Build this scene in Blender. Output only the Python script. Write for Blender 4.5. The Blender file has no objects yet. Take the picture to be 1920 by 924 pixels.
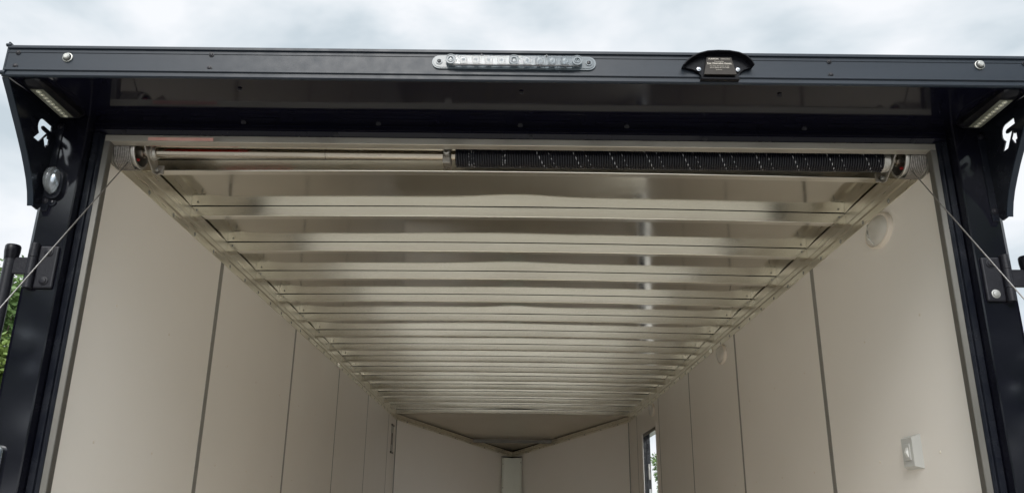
import bpy, bmesh, math, random
from mathutils import Vector, Matrix

S = bpy.context.scene
COL = S.collection
R = math.radians

# ------------------------------------------------------------------ camera
def make_camera():
    f, pitch, yaw, roll = 1535.35, 0.3243, 0.0011, 0.0116
    cp, sp = math.cos(pitch), math.sin(pitch)
    fo = Vector((0, cp, sp)); up = Vector((0, -sp, cp)); ri = Vector((1, 0, 0))
    Z = Matrix.Rotation(yaw, 3, 'Z')
    fo, up, ri = Z @ fo, Z @ up, Z @ ri
    c, s = math.cos(roll), math.sin(roll)
    ri, up = c * ri + s * up, -s * ri + c * up
    cd = bpy.data.cameras.new('camera'); cam = bpy.data.objects.new('camera', cd)
    COL.objects.link(cam)
    m = Matrix((ri, up, -fo)).transposed().to_4x4()
    m.translation = Vector((-0.0172, 0, 1.6))
    cam.matrix_world = m
    cd.sensor_width = 36; cd.lens = f / 1920 * 36
    cd.clip_start = 0.02; cd.clip_end = 2000
    S.camera = cam
make_camera()

# ------------------------------------------------------------------ world, sun, exposure
SUN_EL, SUN_AZ = 40, 190          # azimuth: sun stands behind the camera, a little to the left
w = bpy.data.worlds.new('World'); S.world = w; w.use_nodes = True
nt = w.node_tree; nt.nodes.clear()
out = nt.nodes.new('ShaderNodeOutputWorld'); bg = nt.nodes.new('ShaderNodeBackground')
bg.inputs['Strength'].default_value = 0.10
sky = nt.nodes.new('ShaderNodeTexSky'); sky.sky_type = 'NISHITA'; sky.sun_disc = False
sky.sun_elevation = R(SUN_EL); sky.sun_rotation = R(SUN_AZ)
sky.air_density = 1.0; sky.dust_density = 2.0
tc = nt.nodes.new('ShaderNodeTexCoord'); mp = nt.nodes.new('ShaderNodeMapping')
mp.inputs['Scale'].default_value = (1, 1, 2.2)
mp.inputs['Location'].default_value = (3.3, 1.7, 0.4)
n1 = nt.nodes.new('ShaderNodeTexNoise'); n1.inputs['Scale'].default_value = 3.4
n1.inputs['Detail'].default_value = 5; n1.inputs['Roughness'].default_value = 0.5; n1.inputs['Distortion'].default_value = 0.25
r1 = nt.nodes.new('ShaderNodeValToRGB')
r1.color_ramp.elements[0].position = 0.38; r1.color_ramp.elements[0].color = (5.7, 6.5, 7.05, 1)
r1.color_ramp.elements[1].position = 0.58; r1.color_ramp.elements[1].color = (9.2, 9.4, 9.7, 1)
e = r1.color_ramp.elements.new(0.47); e.color = (7.3, 7.9, 8.35, 1)
mx = nt.nodes.new('ShaderNodeMix'); mx.data_type = 'RGBA'; mx.inputs[0].default_value = 0.93
L = nt.links.new
L(tc.outputs['Generated'], mp.inputs['Vector']); L(mp.outputs['Vector'], n1.inputs['Vector'])
L(n1.outputs['Fac'], r1.inputs['Fac']); L(sky.outputs['Color'], mx.inputs[6]); L(r1.outputs['Color'], mx.inputs[7])
az_, el_ = R(SUN_AZ), R(SUN_EL)
dt = nt.nodes.new('ShaderNodeVectorMath'); dt.operation = 'DOT_PRODUCT'
dt.inputs[1].default_value = (math.sin(az_) * math.cos(el_), math.cos(az_) * math.cos(el_), math.sin(el_))
mr = nt.nodes.new('ShaderNodeMapRange'); mr.interpolation_type = 'SMOOTHSTEP'
mr.inputs[1].default_value = -0.2; mr.inputs[2].default_value = 1.0; mr.inputs[3].default_value = 0.72; mr.inputs[4].default_value = 2.5
vs_ = nt.nodes.new('ShaderNodeVectorMath'); vs_.operation = 'SCALE'
L(tc.outputs['Generated'], dt.inputs[0]); L(dt.outputs['Value'], mr.inputs[0])
L(mx.outputs[2], vs_.inputs[0]); L(mr.outputs[0], vs_.inputs['Scale'])
L(vs_.outputs[0], bg.inputs['Color']); L(bg.outputs[0], out.inputs['Surface'])

sd = bpy.data.lights.new('sun', 'SUN'); sd.energy = 1.5; sd.angle = R(25); sd.color = (1.0, 0.96, 0.9)
sun = bpy.data.objects.new('sun', sd); COL.objects.link(sun)
az, el = R(SUN_AZ), R(SUN_EL)
dvec = Vector((math.sin(az) * math.cos(el), math.cos(az) * math.cos(el), math.sin(el)))
sun.rotation_euler = dvec.to_track_quat('Z', 'Y').to_euler(); sun.location = dvec * 30

S.render.engine = 'CYCLES'
S.view_settings.view_transform = 'Standard'; S.view_settings.look = 'None'
S.view_settings.exposure = 0.60; S.view_settings.gamma = 1.0
S.cycles.max_bounces = 12; S.cycles.diffuse_bounces = 12; S.cycles.glossy_bounces = 6

# ------------------------------------------------------------------ materials
MAT = {}
def mat(name, col, rough=0.5, metal=0.0, noise=None, bump=None, rnoise=None, coat=0.0, coat_rough=0.03,
        trans=0.0, spec=0.5, aniso=0.0, ior=1.45):
    """noise=(scale,amount,second colour) ; bump=(scale,strength,(sx,sy,sz)) ; rnoise=(scale,amount)"""
    m = bpy.data.materials.new(name); m.use_nodes = True
    n = m.node_tree; b = n.nodes['Principled BSDF']
    b.inputs['Base Color'].default_value = (*col, 1); b.inputs['Roughness'].default_value = rough
    b.inputs['Metallic'].default_value = metal; b.inputs['Coat Weight'].default_value = coat
    b.inputs['Coat Roughness'].default_value = coat_rough; b.inputs['Transmission Weight'].default_value = trans
    b.inputs['Specular IOR Level'].default_value = spec; b.inputs['IOR'].default_value = ior
    g = n.nodes.new('ShaderNodeNewGeometry')
    def nz(scale, st=(1, 1, 1), detail=5):
        p = n.nodes.new('ShaderNodeMapping'); p.inputs['Scale'].default_value = st
        n.links.new(g.outputs['Position'], p.inputs['Vector'])
        t = n.nodes.new('ShaderNodeTexNoise'); t.inputs['Scale'].default_value = scale; t.inputs['Detail'].default_value = detail
        n.links.new(p.outputs['Vector'], t.inputs['Vector']); return t
    if noise:
        st = noise[3] if len(noise) > 3 else (1, 1, 1)
        t = nz(noise[0], st); mxx = n.nodes.new('ShaderNodeMix'); mxx.data_type = 'RGBA'
        rr = n.nodes.new('ShaderNodeMapRange'); rr.inputs[1].default_value = 0.3; rr.inputs[2].default_value = 0.7
        rr.inputs[4].default_value = noise[1]
        n.links.new(t.outputs['Fac'], rr.inputs[0]); n.links.new(rr.outputs[0], mxx.inputs[0])
        mxx.inputs[6].default_value = (*col, 1); mxx.inputs[7].default_value = (*noise[2], 1)
        n.links.new(mxx.outputs[2], b.inputs['Base Color'])
    if rnoise:
        st = rnoise[2] if len(rnoise) > 2 else (1, 1, 1)
        t = nz(rnoise[0], st); rr = n.nodes.new('ShaderNodeMapRange')
        rr.inputs[1].default_value = 0.3; rr.inputs[2].default_value = 0.7
        rr.inputs[3].default_value = rough - rnoise[1]; rr.inputs[4].default_value = rough + rnoise[1]
        n.links.new(t.outputs['Fac'], rr.inputs[0]); n.links.new(rr.outputs[0], b.inputs['Roughness'])
        if coat:
            r2 = n.nodes.new('ShaderNodeMapRange'); r2.inputs[1].default_value = 0.35; r2.inputs[2].default_value = 0.8
            r2.inputs[3].default_value = coat_rough; r2.inputs[4].default_value = coat_rough + 0.06
            n.links.new(t.outputs['Fac'], r2.inputs[0]); n.links.new(r2.outputs[0], b.inputs['Coat Roughness'])
    if bump:
        st = bump[2] if len(bump) > 2 else (1, 1, 1)
        t = nz(bump[0], st, 2); bb = n.nodes.new('ShaderNodeBump'); bb.inputs['Strength'].default_value = bump[1]
        bb.inputs['Distance'].default_value = 0.01
        n.links.new(t.outputs['Fac'], bb.inputs['Height']); n.links.new(bb.outputs[0], b.inputs['Normal'])
        if coat: n.links.new(bb.outputs[0], b.inputs['Coat Normal'])
    MAT[name] = m
    return m

mat('gloss_black', (0.003, 0.003, 0.008), 0.08, noise=(9, 0.5, (0.006, 0.006, 0.010)), rnoise=(6, 0.03), bump=(3, 0.02), spec=0.22)
mat('gloss_post', (0.0035, 0.0035, 0.007), 0.09, noise=(9, 0.5, (0.006, 0.006, 0.010)), rnoise=(6, 0.03), bump=(3, 0.03), spec=0.75)
mat('trim_black', (0.007, 0.012, 0.0195), 0.36, noise=(14, 0.6, (0.016, 0.022, 0.031), (0.15, 1, 1)), rnoise=(30, 0.06), spec=0.33)
mat('satin_black', (0.004, 0.005, 0.009), 0.22, noise=(30, 0.7, (0.011, 0.012, 0.016)), rnoise=(20, 0.08), spec=0.4)
mat('powder_black', (0.006, 0.006, 0.009), 0.40, noise=(60, 0.6, (0.012, 0.012, 0.016)), bump=(260, 0.08), spec=0.3)
mat('plastic_black', (0.004, 0.004, 0.006), 0.28, spec=0.14, bump=(150, 0.05), noise=(40, 0.4, (0.010, 0.010, 0.011)))
mat('wall_vinyl', (0.855, 0.815, 0.765), 0.38, noise=(1.3, 0.5, (0.79, 0.75, 0.695)), rnoise=(2.5, 0.08), bump=(1.4, 0.10), spec=0.35)
mat('seam_alu', (0.30, 0.29, 0.27), 0.45, metal=0.3, noise=(20, 0.4, (0.22, 0.21, 0.19)))
mat('roof_sheet', (0.66, 0.63, 0.555), 0.10, metal=1.0, noise=(2.5, 0.5, (0.52, 0.49, 0.42)), rnoise=(5, 0.03, (0.5, 2.5, 1)), bump=(2.2, 0.05, (0.6, 2.0, 1)))
mat('bow_alu', (0.84, 0.82, 0.75), 0.21, metal=1.0, noise=(6, 0.5, (0.76, 0.73, 0.66), (0.5, 6, 6)), rnoise=(8, 0.05, (0.3, 4, 4)))
mat('rail_alu', (0.82, 0.785, 0.69), 0.34, metal=1.0, noise=(7, 0.7, (0.66, 0.61, 0.50), (8, 0.5, 8)), rnoise=(9, 0.09, (10, 0.6, 10)))
mat('jamb_alu', (0.18, 0.172, 0.155), 0.45, metal=0.7, noise=(6, 0.5, (0.12, 0.113, 0.10), (6, 6, 0.5)), rnoise=(9, 0.08))
mat('header_alu', (0.46, 0.435, 0.38), 0.42, metal=0.8, noise=(6, 0.5, (0.40, 0.375, 0.325), (0.5, 6, 6)), rnoise=(9, 0.08))
mat('steel', (0.46, 0.44, 0.41), 0.34, metal=1.0, noise=(30, 0.7, (0.30, 0.27, 0.23)), rnoise=(25, 0.12))
mat('shaft_steel', (0.46, 0.42, 0.36), 0.22, metal=1.0, noise=(18, 0.6, (0.40, 0.35, 0.28), (0.5, 3, 3)), rnoise=(20, 0.1, (0.3, 2, 2)))
mat('cast_alu', (0.50, 0.49, 0.46), 0.42, metal=0.9, noise=(45, 0.6, (0.33, 0.31, 0.28)), bump=(120, 0.15))
mat('wire_rope', (0.36, 0.34, 0.32), 0.45, metal=0.9, noise=(120, 0.8, (0.16, 0.15, 0.14)))
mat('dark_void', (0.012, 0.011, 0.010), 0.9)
mat('clear_plastic', (0.70, 0.76, 0.80), 0.08, trans=0.92, noise=None, ior=1.4)
mat('lens_pale', (0.80, 0.85, 0.88), 0.06, trans=0.88, ior=1.45)
mat('smoke_plastic', (0.085, 0.105, 0.12), 0.22, noise=(90, 0.8, (0.05, 0.065, 0.075)), coat=0.15)
mat('chrome', (0.36, 0.38, 0.40), 0.2, metal=1.0, noise=(120, 0.6, (0.18, 0.19, 0.21)))
mat('zinc', (0.36, 0.36, 0.34), 0.38, metal=0.6, noise=(300, 0.6, (0.22, 0.22, 0.21)))
mat('led_cup', (0.80, 0.80, 0.68), 0.25, metal=0.4, noise=(200, 0.5, (0.45, 0.45, 0.36)))
mat('led_board', (0.13, 0.135, 0.105), 0.4, noise=(120, 0.6, (0.09, 0.09, 0.07)))
mat('led_centre', (0.80, 0.78, 0.60), 0.3)
mat('label_dark', (0.030, 0.026, 0.023), 0.5, noise=(30, 0.5, (0.045, 0.04, 0.035)), spec=0.2)
mat('print_pale', (0.42, 0.39, 0.34), 0.5)
mat('paper_white', (0.72, 0.72, 0.70), 0.5, noise=(60, 0.3, (0.6, 0.6, 0.58)))
mat('switch_plastic', (0.52, 0.52, 0.50), 0.35, noise=(12, 0.3, (0.54, 0.54, 0.51)))
mat('white_plastic', (0.78, 0.77, 0.74), 0.3, noise=(12, 0.2, (0.74, 0.72, 0.66)))
mat('cream_plastic', (0.78, 0.71, 0.62), 0.35, noise=(12, 0.3, (0.82, 0.75, 0.66)))
mat('led_smoke', (0.08, 0.10, 0.115), 0.35, noise=(150, 0.6, (0.15, 0.18, 0.20)), coat=0.2)
mat('frost_plastic', (0.60, 0.575, 0.53), 0.28, noise=(50, 0.4, (0.60, 0.58, 0.53)), coat=0.3)
mat('nose_sheet', (0.60, 0.55, 0.47), 0.35, metal=0.35, noise=(3, 0.5, (0.52, 0.47, 0.39)))
mat('post_grey', (0.74, 0.77, 0.70), 0.45, noise=(5, 0.6, (0.66, 0.68, 0.60)))
mat('lamp_grey', (0.075, 0.095, 0.11), 0.30, noise=(200, 0.6, (0.14, 0.17, 0.19)), coat=0.2, coat_rough=0.2)
mat('pink_tape', (0.62, 0.30, 0.26), 0.45, noise=(25, 0.6, (0.70, 0.50, 0.42)))
mat('red_tape', (0.55, 0.03, 0.02), 0.45, noise=(25, 0.4, (0.42, 0.03, 0.02)))
mat('red_paint', (0.32, 0.02, 0.02), 0.4, noise=(90, 0.5, (0.30, 0.02, 0.02)))
mat('floor_ply', (0.60, 0.54, 0.45), 0.5, noise=(4, 0.7, (0.50, 0.45, 0.37), (4, 0.6, 1)), bump=(20, 0.1, (4, 0.5, 1)))
mat('ramp_deck', (0.42, 0.40, 0.37), 0.6, noise=(8, 0.6, (0.34, 0.32, 0.29)), bump=(60, 0.3))
mat('gravel', (0.36, 0.345, 0.32), 0.9, noise=(40, 0.9, (0.22, 0.21, 0.195)), bump=(60, 0.6))
mat('grass', (0.055, 0.10, 0.025), 0.9, noise=(6, 0.8, (0.09, 0.12, 0.03)), bump=(30, 0.6))
mat('bark', (0.10, 0.075, 0.05), 0.9, noise=(12, 0.8, (0.05, 0.04, 0.03), (4, 4, 0.6)), bump=(20, 0.6))
mat('leaf', (0.060, 0.115, 0.030), 0.55, noise=(1.2, 0.8, (0.10, 0.16, 0.045)), spec=0.4)
mat('leaf_light', (0.12, 0.17, 0.035), 0.55, noise=(1.5, 0.8, (0.07, 0.12, 0.025)), spec=0.4)

def spring_material():
    m = bpy.data.materials.new('spring_steel'); m.use_nodes = True; n = m.node_tree; b = n.nodes['Principled BSDF']
    b.inputs['Roughness'].default_value = 0.32; b.inputs['Specular IOR Level'].default_value = 0.35
    t = n.nodes.new('ShaderNodeTexCoord'); s = n.nodes.new('ShaderNodeSeparateXYZ'); n.links.new(t.outputs['Object'], s.inputs[0])
    def M(op, a, c=None, d=None):
        k = n.nodes.new('ShaderNodeMath'); k.operation = op
        for i, v in enumerate((a, c, d)):
            if v is None: continue
            if isinstance(v, (int, float)): k.inputs[i].default_value = v
            else: n.links.new(v, k.inputs[i])
        return k.outputs[0]
    ang = M('MULTIPLY', M('ARCTAN2', s.outputs[2], s.outputs[1]), 1 / (2 * math.pi))
    nz = n.nodes.new('ShaderNodeTexNoise'); nz.inputs['Scale'].default_value = 4; n.links.new(t.outputs['Object'], nz.inputs['Vector'])
    wob = M('MULTIPLY', nz.outputs['Fac'], 0.08)
    ph = M('ADD', M('ADD', M('MULTIPLY', s.outputs[0], 1 / 0.1045), M('MULTIPLY', ang, -1.0)), wob)
    a1 = M('LESS_THAN', M('FRACT', ph), 0.030)
    a2 = M('LESS_THAN', M('FRACT', M('ADD', ph, 0.68)), 0.013)
    # wire direction dots: only the crest of each coil carries the paint
    crest = M('GREATER_THAN', M('SQRT', M('ADD', M('MULTIPLY', s.outputs[1], s.outputs[1]), M('MULTIPLY', s.outputs[2], s.outputs[2]))), 0.0312)
    n2 = n.nodes.new('ShaderNodeTexNoise'); n2.inputs['Scale'].default_value = 210; n2.inputs['Detail'].default_value = 1; n.links.new(t.outputs['Object'], n2.inputs['Vector'])
    bands = M('MAXIMUM', M('LESS_THAN', M('ABSOLUTE', M('ADD', s.outputs[0], 0.140)), 0.011), M('LESS_THAN', M('ABSOLUTE', M('ADD', s.outputs[0], 0.045)), 0.008))
    sten = M('MULTIPLY', bands, M('GREATER_THAN', n2.outputs['Fac'], 0.60))
    clean = M('SUBTRACT', 1.0, M('LESS_THAN', s.outputs[0], 0.0))
    k = M('MULTIPLY', M('MAXIMUM', M('MULTIPLY', M('MAXIMUM', a1, a2), clean), sten), crest)
    mxx = n.nodes.new('ShaderNodeMix'); mxx.data_type = 'RGBA'
    mxx.inputs[6].default_value = (0.005, 0.005, 0.009, 1); mxx.inputs[7].default_value = (0.42, 0.42, 0.44, 1)
    n.links.new(k, mxx.inputs[0]); n.links.new(mxx.outputs[2], b.inputs['Base Color'])
    MAT['spring_steel'] = m
spring_material()

# ------------------------------------------------------------------ helpers
WLOC = {}
def link(o, parent=None, wl=(0, 0, 0)):
    COL.objects.link(o); wl = Vector(wl)
    if parent is not None:
        o.parent = parent; o.location = wl - WLOC[parent.name]
    else:
        o.location = wl
    WLOC[o.name] = wl
    return o
def tag(o, label=None, cat=None, group=None, kind=None):
    if label: o['label'] = label
    if cat: o['category'] = cat
    if group: o['group'] = group
    if kind: o['kind'] = kind
    return o
def part(name, bm, m, parent=None, loc=(0, 0, 0), smooth=False, label=None, angle=None):
    """bm vertices are local to loc (world coordinates when loc is the origin)"""
    bmesh.ops.recalc_face_normals(bm, faces=bm.faces)
    me = bpy.data.meshes.new(name); bm.to_mesh(me); bm.free()
    if not isinstance(m, (list, tuple)): m = [m]
    for k in m: me.materials.append(MAT[k])
    if smooth:
        me.shade_smooth()
        if angle: me.set_sharp_from_angle(angle=R(angle))
    o = bpy.data.objects.new(name, me); link(o, parent, loc)
    if label: o['label'] = label
    return o
def copy_tree(o, parent, wl):
    """copy a part and its sub-parts, children keep their offsets"""
    c = o.copy(); link(c, parent, wl)
    for ch in list(o.children):
        d = ch.copy(); COL.objects.link(d); d.parent = c; d.location = ch.location
        WLOC[d.name] = Vector(wl) + ch.location
    return c
def box(bm, x0, x1, y0, y1, z0, z1, bev=0.0, seg=2, mi=0):
    g = bmesh.ops.create_cube(bm, size=1)
    vs = g['verts']
    for v in vs:
        v.co = Vector(((x0 + x1) / 2 + v.co.x * (x1 - x0), (y0 + y1) / 2 + v.co.y * (y1 - y0), (z0 + z1) / 2 + v.co.z * (z1 - z0)))
    fs = set(f for v in vs for f in v.link_faces)
    for f in fs: f.material_index = mi
    if bev:
        es = list(set(e for v in vs for e in v.link_edges))
        bmesh.ops.bevel(bm, geom=es, offset=bev, segments=seg, profile=0.5, affect='EDGES')
    return vs
def cyl(bm, p0, p1, r, seg=16, r2=None, mi=0, caps=True):
    p0, p1 = Vector(p0), Vector(p1); d = p1 - p0; ln = d.length
    q = d.to_track_quat('Z', 'Y').to_matrix().to_4x4()
    M = Matrix.Translation((p0 + p1) / 2) @ q
    g = bmesh.ops.create_cone(bm, cap_ends=caps, segments=seg, radius1=r, radius2=r if r2 is None else r2, depth=ln, matrix=M)
    for f in set(f for v in g['verts'] for f in v.link_faces): f.material_index = mi
    return g['verts']
def lathe(bm, prof, axis, org, seg=24, mi=0):
    """prof: list of (distance along axis, radius)"""
    a = Vector(axis).normalized(); q = a.to_track_quat('Z', 'Y').to_matrix(); org = Vector(org)
    rings = []
    for h, r in prof:
        if r < 1e-6: rings.append([bm.verts.new(org + a * h)])
        else: rings.append([bm.verts.new(org + q @ Vector((r * math.cos(t * 2 * math.pi / seg), r * math.sin(t * 2 * math.pi / seg), h))) for t in range(seg)])
    for A, B in zip(rings, rings[1:]):
        for i in range(seg):
            j = (i + 1) % seg
            vs = [A[i % len(A)], A[j % len(A)], B[j % len(B)], B[i % len(B)]]
            u = []
            for v in vs:
                if v not in u: u.append(v)
            if len(u) > 2:
                f = bm.faces.new(u); f.material_index = mi
def prism(bm, pts, ax, a0, a1, mi=0):
    """pts: 2-D polygon in the plane normal to ax ('x': (y,z) 'y': (x,z) 'z': (x,y))"""
    def P(p, a):
        return {'x': (a, p[0], p[1]), 'y': (p[0], a, p[1]), 'z': (p[0], p[1], a)}[ax]
    A = [bm.verts.new(P(p, a0)) for p in pts]; B = [bm.verts.new(P(p, a1)) for p in pts]
    fs = [bm.faces.new(A), bm.faces.new(B[::-1])]
    for i in range(len(pts)):
        j = (i + 1) % len(pts); fs.append(bm.faces.new((A[i], B[i], B[j], A[j])))
    for f in fs: f.material_index = mi
def tube(bm, path, r, seg=8, mi=0):
    prev = None; up = Vector((0, 0, 1))
    for i, p in enumerate(path):
        p = Vector(p); a = Vector(path[max(i - 1, 0)]); b = Vector(path[min(i + 1, len(path) - 1)])
        t = (b - a).normalized(); s = t.cross(up)
        if s.length < 1e-3: s = t.cross(Vector((0, 1, 0)))
        s.normalize(); n = s.cross(t)
        ring = [bm.verts.new(p + s * r * math.cos(k * 2 * math.pi / seg) + n * r * math.sin(k * 2 * math.pi / seg)) for k in range(seg)]
        if prev:
            for k in range(seg):
                f = bm.faces.new((prev[k], prev[(k + 1) % seg], ring[(k + 1) % seg], ring[k])); f.material_index = mi
        prev = ring
def extrude_profile(bm, prof, ax, a0, a1, closed=True, segs=1, fn=None):
    """prof 2-D points in the plane normal to ax, swept between a0 and a1 in segs steps; fn(v)->v shifts verts"""
    def P(p, a):
        return {'x': (a, p[0], p[1]), 'y': (p[0], a, p[1]), 'z': (p[0], p[1], a)}[ax]
    rings = []
    for k in range(segs + 1):
        a = a0 + (a1 - a0) * k / segs
        rings.append([bm.verts.new(fn(Vector(P(p, a))) if fn else P(p, a)) for p in prof])
    n = len(prof)
    for A, B in zip(rings, rings[1:]):
        for i in range(n if closed else n - 1):
            j = (i + 1) % n; bm.faces.new((A[i], A[j], B[j], B[i]))
    if closed:
        bm.faces.new(rings[0]); bm.faces.new(rings[-1][::-1])
def N(): return bmesh.new()
def to_mesh_object(curve_obj, name, m, parent, loc, label=None):
    COL.objects.link(curve_obj)
    dg = bpy.context.evaluated_depsgraph_get()
    me = bpy.data.meshes.new_from_object(curve_obj.evaluated_get(dg))
    me.transform(curve_obj.matrix_basis)
    COL.objects.unlink(curve_obj); bpy.data.objects.remove(curve_obj)
    me.materials.clear(); me.materials.append(MAT[m]); me.name = name
    o = bpy.data.objects.new(name, me); link(o, parent, loc)
    if label: o['label'] = label
    return o
def text_mesh(name, body, size, m, parent, loc, rot, align='CENTER', label=None, bold=0.0):
    cu = bpy.data.curves.new(name, 'FONT'); cu.body = body; cu.size = size; cu.align_x = align; cu.align_y = 'CENTER'
    cu.extrude = 0.0002; cu.offset = bold; cu.resolution_u = 2
    t = bpy.data.objects.new(name, cu); t.rotation_euler = rot
    t.matrix_basis = Matrix.Rotation(rot[0], 4, 'X')
    return to_mesh_object(t, name, m, parent, loc, label)

# ------------------------------------------------------------------ dimensions (metres)
ZF = 0.55           # trailer floor
WI = 1.205          # inner wall plane
WO = 1.295          # outer skin
ZW = 2.5907         # top of the wall panels
ZS = 2.690          # roof sheet
YF = 2.08           # rear face
YP = 2.045          # face of the corner posts, a little proud of it
YC = 8.62           # where the V nose begins
YT = 10.2           # nose tip (inside)
ZT = 2.34           # top of nose walls at the tip
BOW0, PITCH = 2.395, 0.4064

T = bpy.data.objects.new('cargo_trailer', None); link(T, None, (0, YF, 0)); T.empty_display_size = 0.3
tag(T, 'black cargo trailer seen through its open rear, pale walls and bare metal roof inside', 'trailer')

# ------------------------------------------------------------------ ground
bm = N(); bmesh.ops.create_grid(bm, x_segments=8, y_segments=8, size=600)
o = part('ground', bm, 'gravel'); o['kind'] = 'structure'
bm = N()
rnd = random.Random(4)
pts = [(-9, 4), (-7.5, 12), (-8, 22), (-4, 30), (14, 29), (40, 26), (90, 40), (90, 160), (-90, 160), (-90, -20), (-30, -12), (-12, -6)]
A = [bm.verts.new((x, y, 0.006)) for x, y in pts]; bm.faces.new(A)
o = part('lawn', bm, 'grass'); o['kind'] = 'structure'

# ------------------------------------------------------------------ trailer shell
bm = N()
for s in (-1, 1):
    # outer side skin with a doorway on the right
    if s < 0:
        box(bm, -WO - 0.002, -WO, YF + 0.02, YC, 0.42, 2.74)
    else:
        box(bm, WO, WO + 0.002, YF + 0.02, 7.00, 0.42, 2.74)
        box(bm, WO, WO + 0.002, 7.00, 7.96, 2.40, 2.74)
        box(bm, WO, WO + 0.002, 7.00, 7.96, 0.42, 0.56)
        box(bm, WO, WO + 0.002, 7.96, YC, 0.42, 2.74)
part('side_skin', bm, 'gloss_black', T)
bm = N()
for s in (-1, 1):
    a = [(s * WO, YC, 0.42), (0, YT + 0.14, 0.42), (0, YT + 0.14, 2.50), (s * WO, YC, 2.74)]
    vs = [bm.verts.new(p) for p in a]; bm.faces.new(vs)
part('nose_skin', bm, 'gloss_black', T)
bm = N()
box(bm, -WO + 0.001, WO - 0.001, 1.86, YC, 2.734, 2.738)
vs = [bm.verts.new(p) for p in [(-WO, YC, 2.738), (WO, YC, 2.738), (0, YT + 0.14, 2.50)]]; bm.faces.new(vs)
part('outer_roof', bm, 'gloss_black', T)
bm = N()
vs = [bm.verts.new(p) for p in [(-WO + .01, YF + 0.02, ZF), (WO - .01, YF + 0.02, ZF), (WO - .01, YC, ZF), (0, YT + 0.1, ZF), (-WO + .01, YC, ZF)]]
bm.faces.new(vs)
r = bmesh.ops.extrude_face_region(bm, geom=bm.faces[:])
for v in [g for g in r['geom'] if isinstance(g, bmesh.types.BMVert)]: v.co.z -= 0.12
part('floor', bm, 'floor_ply', T)
# ramp door, lowered to the ground
bm = N()
prism(bm, [(YF - 0.02, 0.52), (YF - 0.02, 0.47), (0.12, 0.01), (0.12, 0.05)], 'x', -1.16, 1.16)
part('ramp_door', bm, 'ramp_deck', T)

# ------------------------------------------------------------------ wall panels, seams, rails
seams = [3.204 + 1.219 * k for k in range(5)]      # 3.20 ... 8.08
DY0, DY1, DZ = 7.03, 7.75, 2.385                   # side doorway
def wall_panel(s, y0, y1, z0=ZF, z1=ZW + 0.02, th=0.004):
    bm = N(); a, b = sorted((s * WI, s * (WI + th)))
    if s > 0 and y0 < DY0 < y1:
        box(bm, a, b, y0, DY0, z0, z1); box(bm, a, b, DY1, y1, z0, z1); box(bm, a, b, DY0, DY1, DZ, z1)
    else:
        box(bm, a, b, y0, y1, z0, z1)
    return part('wall_panel', bm, 'wall_vinyl', T)
def screw_bm(r=0.005, h=0.003, ax=(1, 0, 0)):
    bm = N(); lathe(bm, [(0, r * 1.25), (h * 0.35, r * 1.25), (h * 0.4, r * 0.9), (h * 0.85, r * 0.7), (h, 0)], ax, (0, 0, 0), 10)
    return bm
panels = {}
for s in (-1, 1):
    ys = [YF + 0.04] + seams + [YC]
    for i, (a, b) in enumerate(zip(ys, ys[1:])):
        g = 0.0015
        p = wall_panel(s, a + g, b - g); panels[(s, i)] = p
        # small rivets that hold the panel to its posts
        if i < 3:
            first = None
            for yy in (a + (0.27 if i == 0 else 0.20) , a + (0.67 if i == 0 else 0.61), a + 1.02):
                if i == 0 and yy > a + 0.9: continue
                for zz in (2.202, 1.802):
                    if first is None:
                        first = part('rivet', screw_bm(0.0036, 0.0022, (-s, 0, 0)), 'cream_plastic', p, (s * WI, yy, zz))
                    else:
                        copy_tree(first, p, (s * WI, yy, zz))
    for i, y in enumerate(seams):
        hw = (0.018, 0.013, 0.009, 0.008, 0.007)[i]
        bm = N(); a, b = sorted((s * (WI - 0.0012), s * (WI + 0.003)))
        box(bm, a, b, y - hw, y + hw, ZF, ZW + 0.01, 0.0006, 1)
        part('seam_strip', bm, 'seam_alu', T)
# nose walls
def nose_pt(s, f, z): return Vector((s * WI * (1 - f), YC + (YT - YC) * f, z))
for s in (-1, 1):
    bm = N()
    n = Vector((s * (YT - YC), WI, 0)).normalized() * 0.006
    q = [nose_pt(s, 0, ZF), nose_pt(s, 1, ZF), nose_pt(s, 1, ZT + 0.015), nose_pt(s, 0, ZW + 0.015)]
    A = [bm.verts.new(p) for p in q]; B = [bm.verts.new(p + n) for p in q]
    bm.faces.new(A); bm.faces.new(B[::-1])
    for i in range(4): bm.faces.new((A[i], B[i], B[(i + 1) % 4], A[(i + 1) % 4]))
    np_ = part('nose_wall', bm, 'wall_vinyl', T)
    first = None
    for f, zz in ((0.25, 2.18), (0.62, 2.15), (0.30, 1.95)):
        l = nose_pt(s, f, zz) - n * 0.02
        if first is None: first = part('rivet', screw_bm(0.0042, 0.0025, -n), 'cream_plastic', np_, l)
        else: copy_tree(first, np_, l)
    bm = N(); p = nose_pt(s, 0.004, 0)
    box(bm, p.x - 0.004, p.x + 0.004, p.y - 0.008, p.y + 0.002, ZF, ZW)
    part('corner_strip', bm, 'seam_alu', T)
# V tip post
bm = N()
prism(bm, [(-0.118, 9.99), (-0.094, 9.975), (0.094, 9.975), (0.118, 9.99), (0.118, 10.03), (-0.118, 10.03)], 'z', ZF, 2.318)
np_ = part('nose_post', bm, 'post_grey', T, label='pale grey flat post where the two nose walls meet')
for dx, dz in ((-0.104, 2.25), (0.105, 2.27), (-0.104, 1.98)):
    part('rivet', screw_bm(0.005, 0.003, (0, -1, 0)), 'zinc', np_, (dx, 9.978, dz))
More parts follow.
